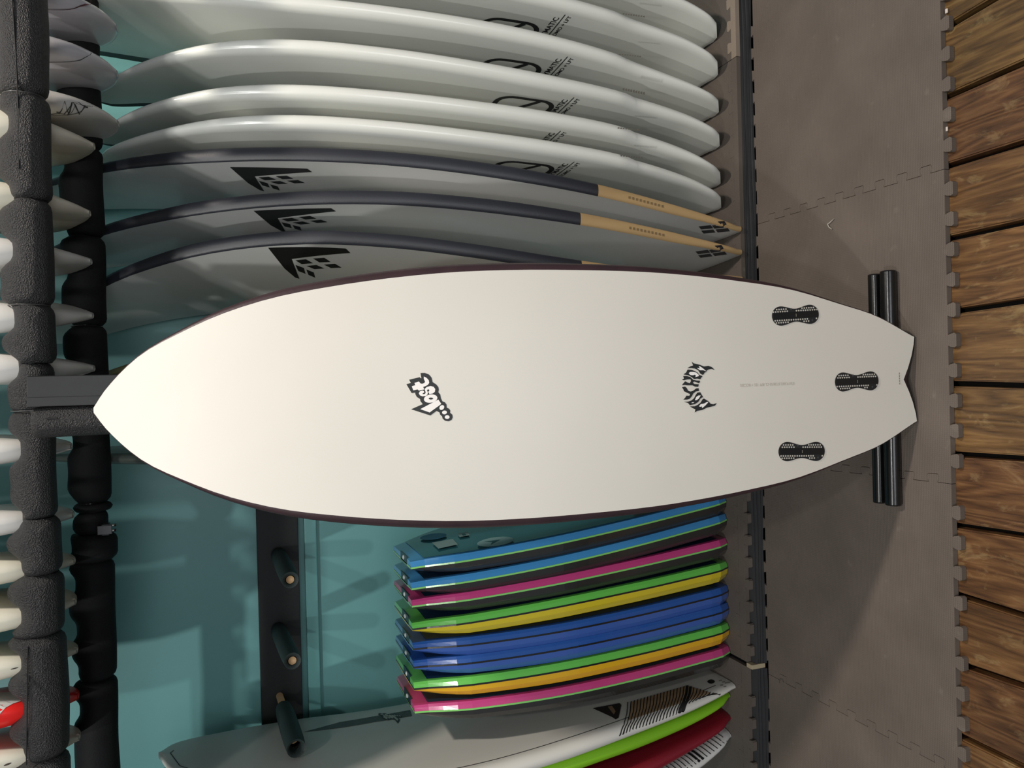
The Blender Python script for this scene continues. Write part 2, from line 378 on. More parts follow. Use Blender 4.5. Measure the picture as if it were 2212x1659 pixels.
# the platform of stacked mats
PZ, PY = .045, 1.782
def platform(xa, xb, label, strip):
    t = thing('mat_platform', ((xa+xb)/2, 2.1, 0), label, 'platform', 'platforms of stacked foam mats')
    hs = [(.0, .0072), (.0083, .0152), (.0163, .0232), (.0243, .0315)]
    for k, (z0, z1) in enumerate(hs):
        n = 40; P = []
        off = (-.0085, -.006, -.003, -.0005)[k]
        for q in range(n+1):
            x = xa+(xb-xa)*q/n; P.append((x, PY+off+.0022*math.sin(x*9+k*1.7)+.0012*math.sin(x*23+k)))
        P += [(xb, 2.5), (xa, 2.5)]
        link('layer', *prism(P, z0, z1), M_LAYER, t)
    if strip:
        ys = PY+.022
        zz = .0325
        for (a, c, mm) in ((xa, .868, M_MATD), (.870, xb, M_STRIP)):
            T = teeth(a+.01, c-.01, .017, .006)
            P = [(a, PY), (c, PY), (c, ys)] + [(x, ys+o) for x, o in reversed(T)] + [(a, ys)]
            link('edge_strip', *prism(P, zz, PZ), mm, t)
            P = [(a, 2.5), (a, ys+.0012)] + [(x, ys+o+.0012) for x, o in T] + [(c, ys+.0012), (c, 2.5)]
            link('top_mat', *prism(P, zz, PZ-.0006), M_MATD, t)
    else:
        T = teeth(xa+.01, xb-.01, .018, .006)
        P = [(xa, PY+.018)]+[(x, PY+.018-o) for x, o in T]+[(xb, PY+.018), (xb, PY+.045)]+[(x, PY+.045+o) for x, o in reversed(teeth(xa+.01, xb-.01, .018, .02))]+[(xa, PY+.045)]
        link('edge_strip', *prism(P, .0325, PZ), M_MATD, t)
        P = [(xa, 2.5), (xa, PY+.0465)]+[(x, PY+.0465+o) for x, o in teeth(xa+.01, xb-.01, .018, .02)]+[(xb, PY+.0465), (xb, 2.5)]
        link('top_mat', *prism(P, .0325, PZ-.0006), M_MATD, t)
platform(-.27, 1.35, 'low platform of stacked dark foam mats under the pale and charcoal railed surfboards', True)
platform(-.792, -.272, 'low platform of stacked dark foam mats under the bodyboards, with puzzle edge', False)
platform(-1.6, -.806, 'low platform of stacked dark foam mats at far left under the green and red boards', False)
cl = link('trim_2', *box(-.805, -.793, PY-.006, 1.80, .003, .047, .001), mat('beige_tape', '#a89a80', .5), origin=(-.8, 1.79, .02)); tag(cl, 'beige joint strip between two stacked mat platforms', kind='structure')

# ------------------------------------------------------------------ floor pipes
def pipe(name, x0, x1, y, r, label, dy=0):
    t = thing(name, ((x0+x1)/2, y, r), label, 'pipe', 'black pipes across the mat behind the board tail')
    link('tube', *tube([(x0, y+dy, r), (x1, y, r)], [r, r], 28, False), M_STEEL, t, True)
    for x, s in ((x0, -1), (x1, 1)):
        yy = y+(dy if s < 0 else 0)
        link('end_cap', *tube([(x, yy, r), (x+s*.002, yy, r), (x+s*.003, yy, r)], [r, r*.98, r*.8], 28), M_STEEL, t, True)
pipe('floor_pipe', -.289, .215, 1.309, .0165, 'black glossy metal pipe on the mat, touching the board tail')
pipe('floor_pipe', -.289, .213, 1.349, .0140, 'thinner black metal pipe on the mat, rear of the pair')

# ------------------------------------------------------------------ padded rails of the rack
def lump(x, y, z0, seed):
    return
def sleeve(parent, xa, xb, yc, zc, r, dents=(), sag=0, m=None, seed=0, seg=36):
    rnd = random.Random(seed); n = max(8, int((xb-xa)/.008)); V, F = [], []
    ph = [rnd.uniform(0, 6) for _ in range(4)]
    for i in range(n+1):
        t = i/n; x = xa+(xb-xa)*t; e = min(t, 1-t)*(xb-xa)
        k = .80+.20*min(1, math.sqrt(e/.014)) if e < .014 else 1
        for j in range(seg):
            a = 2*PI*j/seg; rr = r*k*(1+.020*math.sin(x*31+ph[0]+a)+.014*math.sin(2*a+x*17+ph[1]))
            for (dx, dep) in dents:
                g = math.exp(-((x-dx)/.026)**4); up = max(0, math.sin(a))       # pressed from above
                rr -= dep*g*up**1.2
                g2 = math.exp(-((abs(x-dx)-.045)/.016)**2); rr += dep*.10*g2*up
            V.append(Vector((x, yc-rr*math.cos(a)*1.0, zc+rr*math.sin(a)+sag*math.sin(PI*t))))
    for i in range(n):
        for j in range(seg): F.append((i*seg+j, i*seg+(j+1) % seg, (i+1)*seg+(j+1) % seg, (i+1)*seg+j))
    F += [tuple(reversed(range(seg))), tuple(n*seg+j for j in range(seg))]
    return link('foam_sleeve', V, F, m or M_FOAM, parent, True)
def ring(parent, name, x, yc, zc, r, w, m):
    r *= .97; w *= .5
    V, F = [], []; prof = [(-w/2, r), (-w/2, r+.0012), (w/2, r+.0012), (w/2, r)]; seg = 32
    for j in range(seg):
        a = 2*PI*j/seg
        for (dx, q) in prof: V.append(Vector((x+dx, yc+q*math.cos(a), zc+q*math.sin(a))))
    for j in range(seg):
        for k in range(4): F.append((j*4+k, j*4+(k+1) % 4, ((j+1) % seg)*4+(k+1) % 4, ((j+1) % seg)*4+k))
    return link(name, V, F, m, parent, True)
B1Y, B1Z, B1R = 1.722, 1.7245, .0445
B2Y, B2Z, B2R = 2.05, 1.680, .046
UPF = [.509, .378, .269, .139, .048, -.108, -.243, -.334, -.426, -.513, -.600, -.688]    # upper boards over the front rail
UPB = [.529, .384, .280, .163, .050, -.116, -.262, -.361, -.448, -.552, -.650, -.738]
r1 = thing('padded_rack_rail', (0, B1Y, 0), 'front black foam-wrapped rail of the surfboard rack with its upright post', 'rack rail')
link('pipe', *tube([(-1.5, B1Y, B1Z), (1.4, B1Y, B1Z)], [.021, .021], 20), M_STEEL, r1, True)
X1 = lambda y: .750-.000882*y
dn = [(x+.002, .021) for x in UPF]
edges = [1.4, X1(-60), X1(206), X1(432), X1(660), X1(786), X1(890), X1(1122), X1(1243), X1(1375), X1(1640), -1.1, -1.5]
for i, (a, c) in enumerate(zip(edges, edges[1:])):
    r = B1R*(1, 1, 1, .98, .98, .98, .86, .99, 1.01, 1.07, 1.10, 1.1, 1.1)[i]
    if i == 5: r *= .88
    sleeve(r1, c+.0006, a-.0006, B1Y, B1Z, r, dn, 0, M_FOAM, i)
# slit along the sleeves
M_SLIT = mat('slit_dark', '#0d0d0f', .8)
def slit(name, xs, ang, r, m=M_SLIT, wd=.0012):
    pts = []
    for k, x in enumerate(xs):
        a = ang+.12*math.sin(x*7+1)
        pts.append((x, B1Y-r*math.cos(a), B1Z+r*math.sin(a)))
    link(name, *tube(pts, [wd]*len(pts), 6), m, r1)
slit('slit', [X1(1375)-.01-(i*.02) for i in range(12)], .25, B1R*1.115)
slit('slit', [.80-(i*.02) for i in range(20)], .12, B1R*1.01)
slit('torn_edge', [X1(206)-.012*i for i in range(3, 12)], .10, B1R*1.012, mat('torn_foam', '#77736c', .8), .0007)
# zip ties round the sleeves
for y in (206, 660, 888):
    ring(r1, 'zip_tie', X1(y), B1Y, B1Z, B1R*.80, .0028, mat('tie_silver', '#4f4f4e', .3))
# upright post with its foam tube
link('post', *box(-.023, .031, 1.628, 1.678, 0, 1.713, .0015), M_PLASTIC, r1)
link('post_ridge', *box(-.024, -.008, 1.626, 1.629, 0, 1.713, .0006), M_PLASTIC, r1)
link('post_ridge', *box(-.025, -.023, 1.626, 1.67, .0, 1.713, .0006), M_PLASTIC, r1)
pr = .0295
zz = [0, .3, .8, 1.3, 1.5, 1.60, 1.66, 1.695, 1.707, 1.709]; rr_ = [pr]*7+[pr*.99, pr*.9, pr*.7]
link('post_foam', *tube([(-.0555+.003*math.sin(z*9), 1.650, z) for z in zz], rr_, 30), M_FOAM, r1, True)
link('post_cut', *box(-.048, -.0455, 1.6200, 1.6235, 1.664, 1.682), M_SLIT, r1)

r2 = thing('padded_rack_rail', (0, B2Y, 0), 'rear black foam-wrapped rail of the surfboard rack, nearer the teal wall', 'rack rail')
link('pipe', *tube([(-1.7, B2Y, B2Z), (1.6, B2Y, B2Z)], [.022, .022], 20), M_STEEL, r2, True)
X2 = lambda y: .922-.00107*y
edges = [1.6, X2(-150), X2(332), X2(525), X2(719), X2(1105), X2(1122), X2(1172), X2(1230), X2(1488), -1.1, -1.7]
for i, (a, c) in enumerate(zip(edges, edges[1:])):
    r = B2R*(1, 1.0, 1.0, 1.0, .97, 1.06, .78, 1.02, 1.01, 1.01, 1.02, 1)[i]
    if i == 7: r *= 1.16
    sleeve(r2, c+.0005+(.002 if i in (2, 3, 4) else 0), a-.0005, B2Y, B2Z, r, [(x, .012) for x in UPB], 0, M_FOAM2, 40+i)
for y in (525, 719, 1122, 1488): ring(r2, 'zip_tie', X2(y), B2Y, B2Z, .030, .003, MATS['tie_silver'])
hc = link('hose_clamp', *join([box(X2(1172), X2(1148), B2Y-.05, B2Y-.02, B2Z-.044, B2Z-.028, .002), box(X2(1172)+.003, X2(1150), B2Y-.052, B2Y-.046, B2Z-.05, B2Z-.02, .001)]), mat('dull_metal', '#4d4f50', .4, metal=.6), r2)
for y in (1152, 1163):
    link('screw', *tube([(X2(y), B2Y-.04, B2Z-.046), (X2(y), B2Y-.04, B2Z-.058)], [.0032, .0032], 10), M_METAL, hc, True)

# ------------------------------------------------------------------ peg board on the wall
pg = thing('peg_rack', (-.5, 2.47, 1.24), 'black wall-mounted peg board with padded wooden pegs beside the bodyboards', 'rack')
link('back_board', *box(-1.9, .35, 2.455, 2.498, 1.182, 1.302, .002), mat('black_board', '#17191b', .6, .2, 120), pg)
M_PEGF = mat('peg_foam', '#22302f', .65, .4, 260, .2, 14); M_DOWEL = mat('dowel', '#b0906a', .6, .2, 150)
for (b0, tp, yt, hole) in (((600, 1196), (627, 1253), 2.12, 1), ((600, 1358), (632, 1428), 2.10, 1), ((604, 1503), (640, 1617), 2.08, 0)):
    A, B = at(*b0, 2.456), at(*tp, yt); d = (B-A).normalized()
    p = link('peg', *tube([A, B-d*(.004 if hole else .055)], [.0105, .0105], 16), M_DOWEL, pg, True)
    L_ = (B-A).length; s0 = .02 if hole else .10
    path = [A+d*s0]+[A+d*(s0+(L_-s0)*k/6) for k in range(1, 7)]; rs = [.0215, .0235, .0235, .024, .024, .0238, .0215] if hole else [.022, .025, .026, .0265, .0265, .0262, .024]
    V, F = tube(path, rs, 22, False)
    if hole: V2, F2 = tube([path[-1], path[-1]-d*.003, path[-1]-d*.02], [.0215, .0125, .012], 22, False)
    else: V2, F2 = tube([path[-1], path[-1]-d*.004, path[-1]-d*.05], [.024, .017, .016], 22, False)
    link('foam_sleeve', *join([(V, F), (V2, F2), tube([path[0], path[0]+d*.001], [.0215, .0105], 22, False)]), M_PEGF, p, True)

# ------------------------------------------------------------------ the white board on display
MS = [-.002, .005, .088, .164, .282, .397, .508, .607, .736, .834, .955, 1.05, 1.135, 1.185, 1.277, 1.346, 1.415, 1.484, 1.53, 1.5575, 1.5875, 1.616, 1.628, 1.634]
MW = [.087, .0895, .1325, .157, .191, .210, .2235, .2315, .2365, .2385, .237, .231, .2225, .216, .2015, .185, .162, .131, .1075, .0888, .0618, .0298, .0120, .003]
T0 = Vector((-.018, 1.251, .006)); AX = Vector((-.010, .214, .977)).normalized(); RX = Vector((1, .002, .010)).normalized(); BK = -(RX.cross(AX)).normalized()   # BK: away from the viewer
if BK.y < 0: BK = -BK
ML = 1.634
mth = lambda s: spline(s, [0, .2, .5, .9, 1.3, 1.5, 1.634], [.018, .036, .054, .060, .048, .030, .010])
mtr = lambda s: spline(s, [0, .2, .5, .9, 1.3, 1.5, 1.634], [.014, .026, .038, .042, .034, .022, .008])
mrr = lambda s: spline(s, [0, .15, .45, .8, 1.2, 1.4, 1.55, 1.634], [.0035, .0040, .0115, .0165, .0165, .0110, .0045, .002])
def mF(s, w, n):
    u = s/ML; bow = .035*4*u*(1-u)/ .9767
    return T0+AX*s+RX*w - BK*bow + BK*(mth(min(max(s, 0), ML))/2-n)
def mtail(v, nn): return .0285*(1-abs(v))**1.6*(1 if nn > .3 else (.62 if nn > -.3 else .30))
rl = [ML*(.5-.5*math.cos(PI*i/56)) for i in range(57)]
MB = Board(mF, ML, lambda s: spline(s, MS, MW)+.0015+mrr(min(max(s, 0), ML)), mth, mtr, mrr, mtail, rowlist=rl, botflat=.25)
mb = thing('surfboard', T0, 'large white swallow-tail surfboard with thin dark maroon rails standing in front on the mat', 'surfboard')
MB.flip = False
MB.part('bottom_skin', M_WHITE, mb, lambda i, j, r: 24 <= j <= 31)
MB.part('deck_skin', M_WHITE, mb, lambda i, j, r: 8 <= j <= 15)
MB.part('rail', M_RAILM, mb, lambda i, j, r: 0 <= j <= 7, cap0=True, cap1=True)
MB.part('rail', M_RAILM, mb, lambda i, j, r: 16 <= j <= 23)
# stickers, traced in the board's own plane: lost logo and claw crescent
def px2sw(bd, pts, ox, oy, k, side=1):
    """linearised pixel -> face coordinates around the middle of the print"""
    cx = sum(p[0] for p in pts)/len(pts); return [bd.hit(ox+p[0]*k, oy+p[1]*k, side) for p in pts]
class Lin:
    def __init__(l, bd, px, py, side=1, d=30):
        s0, w0 = bd.hit(px, py, side); a = bd.hit(px+d, py, side); b_ = bd.hit(px, py+d, side)
        l.o = (px, py, s0, w0); l.m = ((a[0]-s0)/d, (b_[0]-s0)/d, (a[1]-w0)/d, (b_[1]-w0)/d)
    def __call__(l, px, py):
        dx, dy = px-l.o[0], py-l.o[1]; m = l.m; return (l.o[2]+m[0]*dx+m[1]*dy, l.o[3]+m[2]*dx+m[3]*dy)
LOST_OUT = [(605,268),(700,265),(790,300),(850,370),(872,470),(950,520),(1000,580),(1012,640),(1000,700),(1045,750),(1058,830),(1090,900),(1150,925),(1185,975),(1190,1045),(1240,1065),(1270,1110),(1265,1160),(1315,1200),(1325,1260),(1300,1320),(1230,1350),(1150,1335),(1100,1290),(1088,1240),(1045,1200),(1030,1150),(990,1130),(965,1115),(825,1218),(395,1078),(655,965),(605,900),(595,850),(520,800),(490,740),(488,705),(408,718),(292,520),(390,492),(352,418),(585,362),(608,385),(625,385)]
LOST_W = [[(680,345),(740,375),(790,430),(800,490),(770,530),(720,560),(665,578),(690,635),(570,660),(540,635),(445,655),(412,565),(490,540),(470,490),(570,458),(610,505),(650,510),(690,490),(708,465),(680,400)],
 [(700,625),(745,580),(830,558),(900,575),(935,630),(925,690),(880,725),(805,738),(775,690),(803,665),(798,637),(765,635),(750,655),(768,700),(762,745),(730,778),(650,790),(590,765),(568,720),(590,680),(650,660),(676,668),(690,700),(650,728),(655,742),(700,738),(722,710)],
 ell(832, 840, 152, 92, -.17, 24), [(600,1075),(1005,862),(1070,960),(810,1150)],
 ell(1082, 1040, 60, 48, -.8), ell(1142, 1150, 54, 42, -.1), ell(1202, 1255, 54, 42)]
LOST_HOLE = [ell(836, 838, 48, 22)]
l1 = Lin(MB, 925, 855)
cv = lambda lin, polys, ox, oy, k: [[lin(ox+x*k, oy+y*k) for x, y in p] for p in polys]
stk = MB.decal('logo_sticker', M_INK, mb, cv(l1, [LOST_OUT], 850, 780, .09644), .0007, maxlen=.012)
MB.decal('logo_letters', M_PAPER, stk, cv(l1, LOST_W, 850, 780, .09644), .0013, maxlen=.012)
MB.decal('logo_counter', M_INK, stk, cv(l1, LOST_HOLE, 850, 780, .09644), .0018, maxlen=.012)
CLAW = [[(485,235),(530,275),(680,310),(780,350),(880,335),(960,360),(1035,430),(960,408),(890,420),(840,450),(835,480),(790,500),(770,540),(740,550),(690,520),(640,440),(560,400),(470,388),(380,392),(450,350),(520,325)],
 [(390,425),(480,430),(560,460),(630,500),(660,550),(745,580),(720,610),(690,655),(620,640),(540,650),(480,600),(400,560),(290,542),(350,500)],
 [(285,580),(370,578),(450,600),(520,670),(600,685),(685,690),(680,720),(660,750),(590,725),(540,710),(510,740),(550,770),(655,775),(640,835),(560,830),(500,800),(440,800),(370,800),(330,790),(250,797),(330,705),(380,730),(440,750),(470,700),(460,655),(380,660),(300,680),(255,670),(300,640)],
 [(255,845),(330,830),(370,870),(400,930),(460,950),(520,930),(590,875),(650,870),(658,935),(580,950),(520,1000),(490,1060),(440,1120),(380,1140),(285,1142),(330,1100),(360,1045),(430,1050),(450,1010),(380,980),(300,940),(290,900)],
 [(690,965),(710,1010),(755,1080),(690,1120),(640,1200),(560,1250),(440,1275),(400,1220),(300,1195),(400,1190),(480,1160),(540,1110),(580,1030),(620,975)],
 [(775,1115),(830,1150),(885,1180),(930,1240),(1000,1255),(1085,1225),(1040,1290),(960,1310),(850,1335),(740,1390),(620,1410),(555,1450),(575,1375),(500,1340),(445,1305),(560,1300),(640,1260),(700,1210),(740,1140)]]
CLAWW = [[(650,340),(690,350),(760,400),(835,468),(760,440),(680,440),(605,385),(680,395)],
 [(415,510),(450,480),(530,480),(600,500),(650,550),(655,580),(610,592),(570,605),(585,570),(560,545),(520,560),(480,560),(440,545)],
 [(700,1040),(650,1120),(600,1155),(560,1155),(590,1080),(640,1045)], [(470,1222),(500,1205),(545,1203),(520,1222)],
 [(885,1195),(850,1240),(800,1290),(735,1345),(720,1300),(690,1315),(655,1300),(700,1250),(780,1235),(850,1198)]]
l2 = Lin(MB, 1507, 835)
ck = MB.decal('crescent_sticker', M_INK, mb, cv(l2, CLAW, 1450, 760, .0904), .0008, maxlen=.012)
for q in CLAWW: MB.decal('crescent_cutout', M_PAPER, ck, cv(l2, [q], 1450, 760, .0904), .0013, maxlen=.012)
MB.text('size_inscription', mat('faint_grey_ink', '#b3ac9e', .6), mb, "5'5/19.50/2.37/28.50 CL RPF 155 + BCC202", .0080, .281, .0035, (1, 0), (0, -1), .0006, sx=.83)
MB.decal('tail_inscription', M_DIMS, mb, [[(.0385, -.010+q*.0052), (.0385, -.0062+q*.0052), (.0402, -.0062+q*.0052), (.0402, -.010+q*.0052)] for q in range(5)], .0006)
# fin plugs
M_PLUG = mat('fin_plug_black', '#1c1d1e', .5, .2, 300); M_HOLE = mat('plug_foam_dots', '#b9b5ab', .7)
def fin_plug(a, b_, flipd):
    A, B = Vector(MB.hit(*a)), Vector(MB.hit(*b_)); c = (A+B)/2; d = (B-A).normalized(); q = Vector((-d.y, d.x))*flipd; L_ = (B-A).length
    hwid = lambda t: (.0132+.0064*(.5-.5*math.cos(PI*abs(t)*L_/2/.0325))) if abs(t)*L_/2 < .0325 else math.sqrt(max(1e-8, .0196**2-((abs(t)*L_/2-.0325)*.0196/(L_/2-.0325))**2))
    up = [(t, hwid(t)) for t in [math.sin(PI/2*k/26)*1.0 for k in range(-26, 27)]]
    wv = lambda t, sg: sg*hwid(t)
    P = [c+d*(t*L_/2)+q*h for t, h in up]+[c+d*(t*L_/2)-q*h for t, h in reversed(up)]
    o = MB.decal('fin_plug', M_PLUG, mb, [[tuple(p) for p in P]], .0011, maxlen=.012)
    S = [c+d*(t*L_/2)+q*h for t, h in ((-.93, -.0068), (.97, -.0068), (.97, .0062), (-.93, .0062))]
    MB.decal('fin_slot', mat('plug_slot', '#141516', .35), o, [[tuple(p) for p in S]], .0016)
    dots = []; pitch = .0051
    for rowi, h in enumerate((.0090, .0135, .0178, -.0090, -.0135, -.0178)):
        k = -30
        while k < 30:
            x = (k+.5*(rowi % 2))*pitch; k += 1; t = x/(L_/2)
            if abs(t) > .97 or abs(h)+.0022 > hwid(t): continue
            if (h > 0 and .55 < t < .86) or (h < 0 and -.34 < t < -.02): continue        # screw bosses
            p = c+d*x+q*h; dots.append(ell(p.x, p.y, .0018, .0018, 0, 8))
    dd = MB.decal('perforation', M_HOLE, o, dots, .0015); dd['kind'] = 'stuff'
    for t, h in ((.70, .0125), (-.18, -.0125)):
        p = c+d*(t*L_/2)+q*h; MB.decal('grub_screw', mat('screw_dark', '#3a3c3e', .3), o, [ell(p.x, p.y, .0022, .0022)], .0016)
    p = c+d*.001; MB.decal('slot_mark', M_GREY, o, [[(p.x-.0004, p.y-.003), (p.x+.0004, p.y-.003), (p.x+.0004, p.y+.003), (p.x-.0004, p.y+.003)]], .0019)
fin_plug((1667, 684), (1768, 678), -1 if MB.hit(1700, 650)[1] < MB.hit(1700, 700)[1] else 1)
fin_plug((1803, 826), (1897, 822), 1)
fin_plug((1681, 975.5), (1781, 975), 1)

# ------------------------------------------------------------------ boards standing edge-on in the lower rack
US = [0, .03, .12, .25, .4, .55, .7, .8, .88, .94, .98, 1]
def rackboard(name, label, group, XF, yt, yn, ztop, Wd, outl, th, tr, rr, yaw, right=True, z0=.047, rows=40, tail=None, flat=.6, outs=US):
    """XF: (Z list, X list) of the centre line of the front rail; the broad face towards the room's middle is n>0"""
    L = ztop-z0; sg = -1 if right else 1; ty = math.tan(math.radians(yaw))
    hw = lambda s: Wd/2*spline(min(max(s/L, 0), 1), outs, outl)-(.010*min(1, max(0, (.335-s)/.02)) if tail else 0)
    thf = lambda s: th*interp(min(max(s/L, 0), 1), [0, .12, .35, .75, .93, 1], [.42, .75, 1, .95, .55, .28])
    trf = lambda s: tr*interp(min(max(s/L, 0), 1), [0, .12, .35, .75, .93, 1], [.42, .8, 1, .95, .6, .28])
    rrf = lambda s: rr
    def F(s, w, n):
        z = z0+s; u = s/L; sc = min(max(s, 0), L)
        return Vector((spline(z, *XF)+ty*(w-hw(sc))+sg*n, yt+(yn-yt)*u-w, z))
    b = Board(F, L, hw, thf, trf, rrf, tail, rows, flat); b.flip = not right
    base = F(0, 0, 0); t = thing(name, base, label, 'surfboard', group)
    return b, t
ZS = [.06, .2, .4, .6, .8, 1.0, 1.2, 1.4, 1.55, 1.65, 1.8]
OW = [.56, .64, .73, .87, .97, 1, .94, .84, .68, .50, .30, .04]
OL = [.55, .66, .76, .88, .97, 1, .94, .84, .68, .50, .30, .04]
OF = [.50, .58, .70, .87, .97, 1, .95, .85, .70, .48, .26, .03]
G1 = 'pale surfboards standing edge-on at the right'
white_X = dict(E=[.481, .528, .565, .585, .601, .616, .627, .623, .604, .585, .54], D=[.549, .600, .639, .659, .674, .688, .699, .695, .670, .637, .57], C=[.655, .697, .730, .752, .773, .792, .806, .802, .776, .742, .68])
white_X['B'] = [.750, .789, .832, .862, .882, .896, .908, .922, .930, .932, .93]
white_X['A'] = [.855, .905, .942, .968, .988, 1.00, 1.01, 1.025, 1.035, 1.04, 1.04]
white_X['A0'] = [.960, 1.01, 1.045, 1.07, 1.09, 1.11, 1.12, 1.13, 1.14, 1.145, 1.15]
def squash(v, nn): a = abs(v); return .030*a**3-.010*math.exp(-((a-.55)/.22)**2)+.006
wl = dict(E='pale grey surfboard standing edge-on right beside the first charcoal railed one', D='pale grey surfboard standing edge-on, second of the pale ones counted from the charcoal rails',
          C='pale grey surfboard standing edge-on, third of the pale ones counted from the charcoal rails', B='pale grey surfboard standing edge-on, fourth of the pale ones counted from the charcoal rails',
          A='pale grey surfboard standing edge-on, fifth of the pale ones counted from the charcoal rails', A0='pale grey surfboard at the far right edge, only its tail end in view')
M_TAPE = mat('black_rail_tape', '#15171a', .5)
def ring_logo(b, t, s0, w0):
    """rounded ring with a diagonal bar, long axis up the board"""
    a, c, r = .072, .055, .040; pts = []
    for (cx, cy, a0) in ((a-r, c-r, 0), (-(a-r), c-r, 90), (-(a-r), -(c-r), 180), (a-r, -(c-r), 270)):
        for k in range(7):
            q = math.radians(a0+k*15); pts.append((s0+cx+r*math.cos(q), w0+cy+r*math.sin(q)))
    P = stroke(pts, .013, True)+stroke([(s0-.030, w0+.049), (s0+.034, w0-.049)], .013)
    b.decal('ring_logo', M_INK, t, P, .0007)
for k in ('A0', 'A', 'B', 'C', 'D', 'E'):
    b, t = rackboard('surfboard', wl[k], G1, (ZS, white_X[k]), 1.94, *((2.2, 1.665) if k in 'CDE' else (2.26, 1.93)), .50, OW, .058, .040, .026, 0, tail=squash, rows=70)
    b.part('body', M_EPOXY, t, lambda i, j, r: not (16 <= j <= 24 and b.S[i] > 1.05), cap0=True, cap1=True)
    b.part('rail_tape', M_TAPE, t, lambda i, j, r: (16 <= j <= 24 and b.S[i] > 1.05))
    if k in 'ABCDE':
        py = dict(E=(1238, 358), D=(1213, 286), C=(1240, 220), B=(1218, 138), A=(1208, 47))[k]
        s0, w0 = b.hit(*py); w0 -= 0
        wl0 = .085
        s0 = dict(E=.555, D=.560, C=.555, B=.560, A=.562)[k]
        so, wo = b.hit(*dict(E=(1258, 336), D=(1218, 274), C=(1254, 197), B=(1227, 121), A=(1222, 30))[k])
        wo = min(wo, b.hw(so)-.032)
        b.decal('print_line', M_INK, t, stroke([(so, wo), (so-.002, wo-.19)], .0026), .0007)
        b.text('print_name', M_INK, t, 'CYMATIC', .0195, so+.007, wo-.018, (0, 1), (1, 0), .0007, align='RIGHT', sx=1.45, font_bold=.0004)
        b.text('print_name', M_INK, t, 'TOMO + LFT', .0135, so-.019, wo-.004, (0, 1), (1, 0), .0007, align='RIGHT', sx=1.6, font_bold=.0003)
        if k in 'EC': ring_logo(b, t, so+.100, wo-.100)
        if k in 'AB': ring_logo(b, t, so+.108, wo-.125)
        q = dict(E=(1362, 337), D=(1356, 277), C=(1367, 195), B=(1359, 118), A=(1367, 31))[k]
        l = Lin(b, *q)
        b.decal('size_marks', M_DIMS, t, [[l(q[0]-22+x*5.5, q[1]-5+x*1.05), l(q[0]-18+x*5.5, q[1]-6+x*1.05), l(q[0]-18+x*5.5, q[1]+x*1.05), l(q[0]-22+x*5.5, q[1]-1+x*1.05)] for x in range(9)], .0012, maxlen=.006)
    # little step moulded in the rail, and the moulded fin box edge
    p = b.surf(.372, b.hw(.372)-.030, 0)
# charcoal railed boards
FWL = [(135,152),(1150,172),(1222,208),(450,262),(575,460),(515,445),(360,350)]
FWD = [[(500,275),(640,268),(745,305),(590,312)], [(735,262),(885,255),(980,292),(830,298)], [(895,318),(1045,308),(1145,343),(1000,350)], [(655,330),(795,322),(910,355),(775,363)], [(505,318),(625,350),(655,408),(550,378)], [(660,365),(770,395),(800,450),(700,420)]]
fwx = [([.06, .2, .4, .6, .8, 1, 1.2, 1.4, 1.55, 1.65, 1.8], [.398, .429, .469, .503, .530, .549, .558, .557, .549, .539, .515]),
       ([.06, .2, .4, .6, .8, 1, 1.2, 1.4, 1.55, 1.65, 1.8], [.335, .358, .390, .418, .440, .453, .452, .436, .411, .388, .343]),
       ([.06, .2, .4, .6, .8, 1, 1.2, 1.4, 1.55, 1.65, 1.8], [.262, .264, .274, .297, .326, .350, .359, .341, .303, .263, .179])]
fwl = ['white surfboard with charcoal front rail and balsa tail rail, farthest right of the three alike', 'white surfboard with charcoal front rail and balsa tail rail, middle of the three alike', 'white surfboard with charcoal rail just behind the big standing board, its tail hidden']
LB = []
